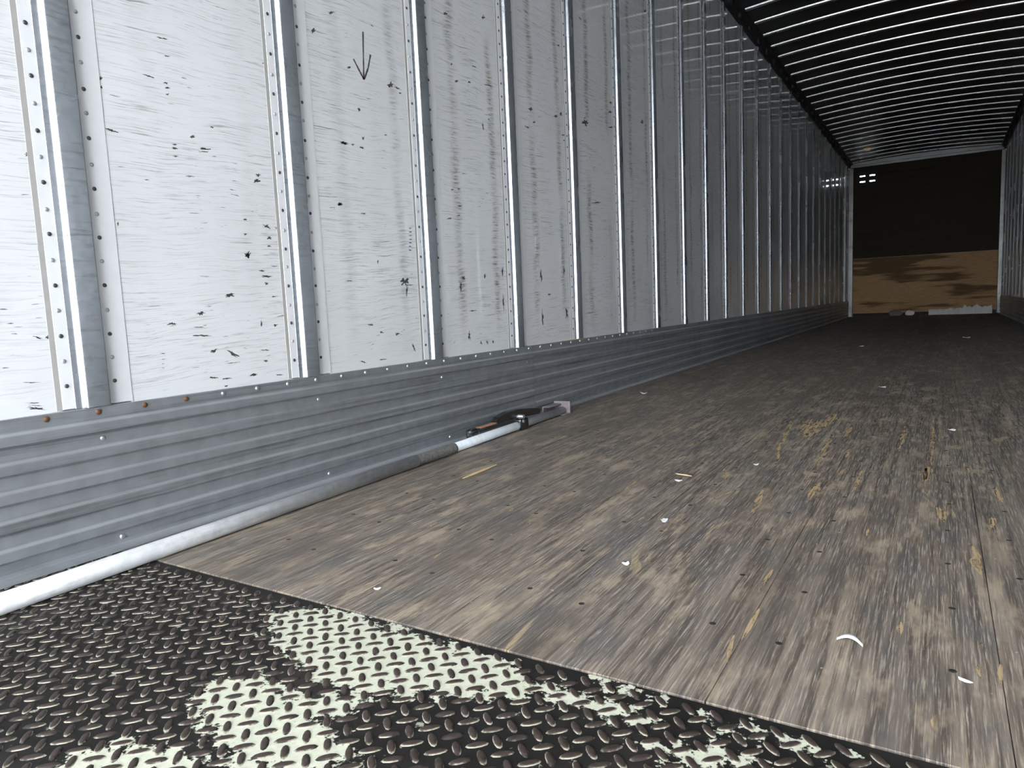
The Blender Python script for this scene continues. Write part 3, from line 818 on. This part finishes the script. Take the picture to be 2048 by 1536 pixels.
# ------------------------------------------------------------------ front wall
def holed(name, x0, x1, z0, z1, holes, y0, y1):
    xs = sorted({x0, x1, *[h[0] for h in holes], *[h[1] for h in holes]})
    zs = sorted({z0, z1, *[h[2] for h in holes], *[h[3] for h in holes]})
    full = {}
    for i in range(len(xs) - 1):
        for j in range(len(zs) - 1):
            cx, cz = (xs[i] + xs[i + 1]) / 2, (zs[j] + zs[j + 1]) / 2
            full[i, j] = not any(h[0] < cx < h[1] and h[2] < cz < h[3] for h in holes)
    bm = bmesh.new()
    V = {}
    def v(i, j, k):
        if (i, j, k) not in V: V[i, j, k] = bm.verts.new((xs[i], (y0, y1)[k], zs[j]))
        return V[i, j, k]
    for (i, j), f in full.items():
        if not f: continue
        bm.faces.new((v(i, j, 0), v(i + 1, j, 0), v(i + 1, j + 1, 0), v(i, j + 1, 0)))
        bm.faces.new((v(i, j, 1), v(i, j + 1, 1), v(i + 1, j + 1, 1), v(i + 1, j, 1)))
        for di, dj, a, b in ((-1, 0, (i, j), (i, j + 1)), (1, 0, (i + 1, j), (i + 1, j + 1)), (0, -1, (i, j), (i + 1, j)), (0, 1, (i, j + 1), (i + 1, j + 1))):
            if not full.get((i + di, j + dj), False):
                bm.faces.new((v(*a, 0), v(*b, 0), v(*b, 1), v(*a, 1)))
    return from_bm(name, bm)

VX0, VX1, VZ0, VZ1 = -1.36, -1.05, 2.475, 2.685
fw = link('wall_front', holed('wall_front', XL, XR, -0.10, 2.98, [(VX0, VX1, VZ0, VZ1)], YF + 0.012, YF + 0.045), M['outer'])
tag(fw, 'plywood lined front wall closing the far end of the trailer', 'wall', kind='structure')
PZ = 1.10
link('plywood_sheet', holed('plywood_sheet', XL + 0.03, XR - 0.03, PZ + 0.002, 2.83, [(VX0, VX1, VZ0, VZ1)], YF - 0.002, YF + 0.011), M['ply_dark'], fw)
o = link('plywood_sheet', box_mesh('plywood_sheet', (XL + 0.03, YF - 0.009, 0.065), (XR - 0.03, YF + 0.011, PZ - 0.002), 0.001), M['ply'], fw)
tag(o, 'tan lower plywood sheet with dark stains')
for a, b in ((XL + 0.001, XL + 0.085), (XR - 0.065, XR - 0.001)):
    link('corner_post', box_mesh('corner_post', (a, YF - 0.05, 0.002), (b, YF - 0.011, 2.79), 0.006, 2), M['front_metal'], fw)
link('head_channel', box_mesh('head_channel', (XL + 0.03, YF - 0.05, 2.792), (XR - 0.03, YF - 0.004, 2.845), 0.006, 2), M['front_metal'], fw)
bb = link('baseboard_front', box_mesh('baseboard_front', (XL + 0.09, YF - 0.03, 0.001), (XR - 0.07, YF - 0.012, 0.062), 0.003), M['rail'])
tag(bb, 'low dark kick board under the plywood of the front wall', 'baseboard', kind='structure')
mx, mz = (VX0 + VX1) / 2, (VZ0 + VZ1) / 2
slots = []
for cx in (mx - 0.082, mx + 0.082):
    for cz in (mz - 0.052, mz + 0.052):
        slots.append((cx - 0.044, cx + 0.044, cz - 0.010, cz + 0.010))
vent = link('front_vent', holed('front_vent', VX0 - 0.012, VX1 + 0.012, VZ0 - 0.012, VZ1 + 0.012, slots, YF - 0.008, YF - 0.003), M['rail'], fw)
tag(vent, 'dark vent plate with four slots letting daylight in')

# ------------------------------------------------------------------ rear frame around the opening
rf = link('trim_3', holed('trim_3', XL - 0.045, XR + 0.045, -0.14, 3.02, [(XL + 0.0, XR - 0.0, -0.036, 2.86)], YR - 0.06, YR - 0.001), M['outer'])
tag(rf, 'rear door frame around the open end of the trailer', 'frame', kind='structure')

# ------------------------------------------------------------------ load bar lying along the wall
def bar_pt(y, z, dx=0.0):
    return Vector((-1.332 - 0.0285 * (y - 0.1) + dx, y, z))
RO, RI = 0.0185, 0.0160
bar = bpy.data.objects.new('load_bar', None)
COL.objects.link(bar)
bar.location = bar_pt(1.4, 0.0)
tag(bar, 'long steel cargo load bar with black ratchet lying on the floor along the left wall', 'load bar')
BL = Vector(bar.location)
def bp(y, z, dx=0.0):
    return bar_pt(y, z, dx) - BL
link('outer_tube', tube_mesh('outer_tube', bp(0.16, RO), bp(1.645, RO), RO, 32), M['tube'], bar)
o = link('corroded_sleeve', tube_mesh('corroded_sleeve', bp(1.640, RO - 0.001), bp(1.855, RO - 0.002), RO - 0.0012, 28, None, 26, 0.035), M['corroded'], bar)
tag(o, 'dark rough corroded middle section of the bar')
link('inner_tube', tube_mesh('inner_tube', bp(1.850, RO - 0.001), bp(2.70, RO - 0.001), RI, 28), M['tube_blue'], bar)
# ratchet housing clamped round the tube
bm = bmesh.new()
c0, c1 = bp(2.285, 0.001), bp(2.345, 0.001)
add_box(bm, (c0.x - 0.026, c0.y, 0.002), (c0.x + 0.0225, c1.y, 0.046), 0.009, 3)
hs = link('ratchet_housing', from_bm('ratchet_housing', bm, False), M['black'], bar)
link('ratchet_pin', tube_mesh('ratchet_pin', bp(2.312, 0.052, -0.03), bp(2.312, 0.052, 0.020), 0.008, 16), M['screw'], hs)
link('ratchet_pin', tube_mesh('ratchet_pin', bp(2.300, 0.036, -0.0), bp(2.300, 0.036, 0.0265), 0.006, 16), M['screw'], hs)
# long handle lying back along the tube
bm = bmesh.new()
h0, h1 = bp(1.985, 0, -0.024), bp(2.31, 0, -0.024)
add_box(bm, (h0.x - 0.014, h0.y, 0.022), (h0.x + 0.013, h1.y, 0.052), 0.008, 3)
hd = link('handle', from_bm('handle', bm), M['black'], bar)
bm = bmesh.new()
add_box(bm, (h0.x - 0.0105, h0.y + 0.055, 0.044), (h0.x + 0.0105, h0.y + 0.200, 0.0535), 0.003, 2)
link('grip_strip', from_bm('grip_strip', bm), M['orange'], hd)
bm = bmesh.new()
add_box(bm, (h0.x - 0.016, h0.y - 0.004, 0.018), (h0.x + 0.015, h0.y + 0.05, 0.056), 0.012, 3)
link('grip_end', from_bm('grip_end', bm), M['black'], hd)
# upper pawl lever
prof = bend([(2.150, 0.056), (2.165, 0.070), (2.24, 0.080), (2.33, 0.078), (2.42, 0.068), (2.50, 0.056), (2.50, 0.034), (2.40, 0.040), (2.30, 0.046), (2.20, 0.048), (2.152, 0.050)], 0.01, 2)
link('pawl_lever', prism('pawl_lever', prof, -0.032, -0.006, lambda p, q, t: tuple(bp(p, q, t))), M['black'], bar)
# foot bracket and pad at the far end
bm = bmesh.new()
f0 = bp(2.66, 0, 0)
add_box(bm, (f0.x - 0.052, f0.y + 0.052, 0.001), (f0.x + 0.028, f0.y + 0.066, 0.056), 0.004, 2)
ft = link('foot_pad', from_bm('foot_pad', bm), M['foot'], bar)
bm = bmesh.new()
add_box(bm, (f0.x - 0.050, f0.y - 0.055, 0.040), (f0.x - 0.014, f0.y + 0.054, 0.0455), 0.002, 1)
add_box(bm, (f0.x - 0.052, f0.y - 0.055, 0.012), (f0.x - 0.047, f0.y + 0.054, 0.044), 0.002, 1)
link('foot_bracket', from_bm('foot_bracket', bm), M['foot'], ft)
bm = bmesh.new()
add_box(bm, (f0.x + 0.010, f0.y - 0.004, 0.001), (f0.x + 0.027, f0.y + 0.054, 0.006), 0.0015, 1)
link('foot_tab', from_bm('foot_tab', bm), M['foot'], ft)

# ------------------------------------------------------------------ litter
def scrap(name, label, loc, w, h, rot, lift, mat, cat='paper scrap', group=None, seed=0, thick=0.0008):
    rd = random.Random(seed)
    n = 9
    out = []
    for k in range(n):
        a = 2 * math.pi * k / n
        e = rd.uniform(0.7, 1.1)
        x, y = w / 2 * math.cos(a) * e, h / 2 * math.sin(a) * e
        out.append((x, y, lift * (x / w * 2) ** 2 + rd.uniform(0, lift * .3)))
    vs = [(x, y, z + thick) for x, y, z in out] + [(0, 0, thick)] + [(x, y, z) for x, y, z in out] + [(0, 0, 0)]
    fs = [(k, (k + 1) % n, n) for k in range(n)] + [(n + 1 + (k + 1) % n, n + 1 + k, 2 * n + 1) for k in range(n)]
    fs += [(k, n + 1 + k, n + 1 + (k + 1) % n, (k + 1) % n) for k in range(n)]
    o = link(name, mesh(name, vs, fs), mat, None, (*loc, 0.0002))
    o.rotation_euler = (0, 0, rot)
    return tag(o, label, cat, group)

# curled strip of white paper
vs, fs = [], []
n = 16
for i in range(n + 1):
    t = i / n
    x = -0.0165 + 0.033 * t
    y = -0.006 + 0.014 * math.sin(math.pi * (0.2 + 0.65 * t)) - 0.004 * t
    hw = 0.0032 * (0.35 + math.sin(math.pi * min(max(t, .05), .93)))
    zl = 0.006 * math.sin(math.pi * t)
    vs += [(x, y - hw, zl), (x, y + hw, zl + 0.002), (x, y + hw, zl + 0.0028), (x, y - hw, zl + 0.0008)]
for i in range(n):
    a = 4 * i
    for k in range(4):
        fs.append((a + k, a + (k + 1) % 4, a + 4 + (k + 1) % 4, a + 4 + k))
fs += [(0, 1, 2, 3), (4 * n + 3, 4 * n + 2, 4 * n + 1, 4 * n)]
pc = link('paper_curl', mesh('paper_curl', vs, fs, True), M['paper'], None, (-0.096, 1.012, 0.0002))
tag(pc, 'curled white paper sliver, the largest, nearest the tread plate on the right', 'paper scrap')

scrap('paper_scrap', 'larger white paper scrap in mid floor beside the long dark board joint', (-0.503, 1.429), 0.017, 0.030, 0.3, 0.004, M['paper'], seed=1)
scrap('paper_scrap', 'small white paper scrap between the tread plate and the board joint', (-0.484, 1.155), 0.013, 0.018, 0.9, 0.003, M['paper'], seed=2)
scrap('paper_scrap', 'small white paper scrap lying beside a thin pale splinter', (-0.582, 1.771), 0.022, 0.020, 0.1, 0.003, M['paper'], seed=3)
scrap('paper_scrap', 'pale crumpled scrap by the left wall beyond the load bar', (-1.300, 3.414), 0.045, 0.05, 0.4, 0.012, M['paper'], seed=4)
scrap('paper_scrap', 'tiny white fleck on the boards just above the cream painted steel', (-0.827, 0.866), 0.013, 0.009, 0.5, 0.002, M['paper'], seed=5)
scrap('paper_scrap', 'small white fleck right of the thin splinter in mid floor', (-0.439, 2.023), 0.018, 0.018, 0.5, 0.003, M['paper'], seed=6)
scrap('paper_scrap', 'tiny pale fleck far back on the dark floor, left of centre', (-0.581, 6.811), 0.05, 0.06, 0.5, 0.008, M['paper'], seed=7)
scrap('paper_scrap', 'farthest pale fleck on the dark floor, on the right', (0.227, 7.856), 0.07, 0.09, 0.5, 0.012, M['paper'], seed=8)
scrap('paper_scrap', 'small grey fleck beyond the tan scraped patch', (-0.234, 3.898), 0.035, 0.05, 0.5, 0.006, M['paper'], seed=9)
scrap('paper_scrap', 'small white sliver at lower right near the tread plate edge', (0.036, 0.969), 0.020, 0.006, -0.5, 0.002, M['paper'], seed=10)
scrap('paper_scrap', 'white fleck at the right side of the tan scraped patch', (0.043, 2.748), 0.022, 0.03, 0.5, 0.004, M['paper'], seed=11)

def splinter(label, a, b, w, h, seed):
    rd = random.Random(seed)
    a, b = Vector(a), Vector(b)
    c = (a + b) / 2
    d = b - a
    L = d.length
    n = 6
    vs, fs = [], []
    for i in range(n + 1):
        t = i / n
        k = 0.25 + 0.75 * math.sin(math.pi * min(max(t, .12), .9))
        k *= rd.uniform(.8, 1.1)
        x = (t - .5) * L
        s = w / 2 * k
        vs += [(x, -s, 0), (x, s, 0), (x, s * .7, h * k), (x, -s * .7, h * k)]
    for i in range(n):
        q = 4 * i
        for k in range(4):
            fs.append((q + k, q + (k + 1) % 4, q + 4 + (k + 1) % 4, q + 4 + k))
    fs += [(3, 2, 1, 0), (4 * n, 4 * n + 1, 4 * n + 2, 4 * n + 3)]
    o = link('wood_splinter', mesh('wood_splinter', vs, fs), M['straw'], None, c)
    o.rotation_euler = d.to_track_quat('X', 'Z').to_euler()
    return tag(o, label, 'splinter')
splinter('long tan wood splinter on the floor near the load bar', (-1.148, 1.575, 0.0003), (-1.150, 1.755, 0.0003), 0.012, 0.003, 1)
splinter('thin pale splinter lying crosswise beside a white paper scrap', (-0.613, 1.841, 0.0003), (-0.566, 1.830, 0.0003), 0.005, 0.003, 2)
splinter('pale splinter resting on top of the ribbed scuff plate at the left wall', (-1.5015, 2.93, SKT + 0.0003), (-1.492, 3.12, SKT + 0.0003), 0.008, 0.004, 3)

# torn sheet lying against the front wall, and a small bright scrap beside it
rd = random.Random(5)
vs, fs = [], []
n = 26
for i in range(n + 1):
    t = i / n
    x = -0.17 + 0.96 * t
    h = 0.045 + 0.05 * abs(mnoise.noise(Vector((t * 7, 0, 2)))) + (0.07 if t > .55 else 0.0) * rd.uniform(.1, 1)
    y = YF - 0.075 + rd.uniform(-.012, .012)
    vs += [(x, y - 0.05, 0.001), (x, y - 0.02, 0.05 + h * .3), (x, y + 0.02, 0.05 + h), (x, y + 0.025, 0.05 + h), (x, y - 0.012, 0.045 + h * .3), (x, y - 0.04, 0.0008)]
for i in range(n):
    q = 6 * i
    for k in range(6):
        fs.append((q + k, q + (k + 1) % 6, q + 6 + (k + 1) % 6, q + 6 + k))
fs += [tuple(range(5, -1, -1)), tuple(6 * n + k for k in range(6))]
ts = link('torn_sheet', mesh('torn_sheet', vs, fs), M['paper'])
tag(ts, 'torn grey white plastic sheet lying along the foot of the front wall', 'plastic sheet')
def crumple(name, label, loc, r, mat, cat, seed):
    bm = bmesh.new()
    bmesh.ops.create_icosphere(bm, subdivisions=2, radius=1.0)
    for v in bm.verts:
        k = 1 + 0.45 * mnoise.noise(v.co * 2.3 + Vector((seed, 0, 0)))
        v.co = Vector((v.co.x * r[0] * k, v.co.y * r[1] * k, max(v.co.z, -0.7) * r[2] * k))
    lo = min(v.co.z for v in bm.verts)
    for v in bm.verts: v.co.z -= lo
    o = link(name, from_bm(name, bm), mat, None, (*loc, 0.0005))
    return tag(o, label, cat)
crumple('crumpled_wrapper', 'small bright crumpled wrapper at the front wall left of the torn sheet', (-0.47, YF - 0.14), (0.075, 0.04, 0.055), M['paper'], 'wrapper', 1.0)
crumple('crumpled_rag', 'dull grey crumpled rag at the front wall left of the bright wrapper', (-0.70, YF - 0.13), (0.12, 0.04, 0.06), M['foot'], 'rag', 4.0)

# small roof lamp near the front
lx, ly = -1.10, 13.62
lz = roof_z(lx)
rl = link('roof_lamp', tube_mesh('roof_lamp', (0, 0, 0), (0, 0, -0.022), 0.075, 24, 0.07), M['bow'], None, (lx, ly, lz - 0.001))
tag(rl, 'small cream roof lamp between the bows near the front wall', 'lamp')
me = dome_mesh('lens', 0.06, 0.03, 20, 'z')
for v in me.vertices: v.co.z = -v.co.z
link('lens', me, M['lens'], rl, (0, 0, -0.022))
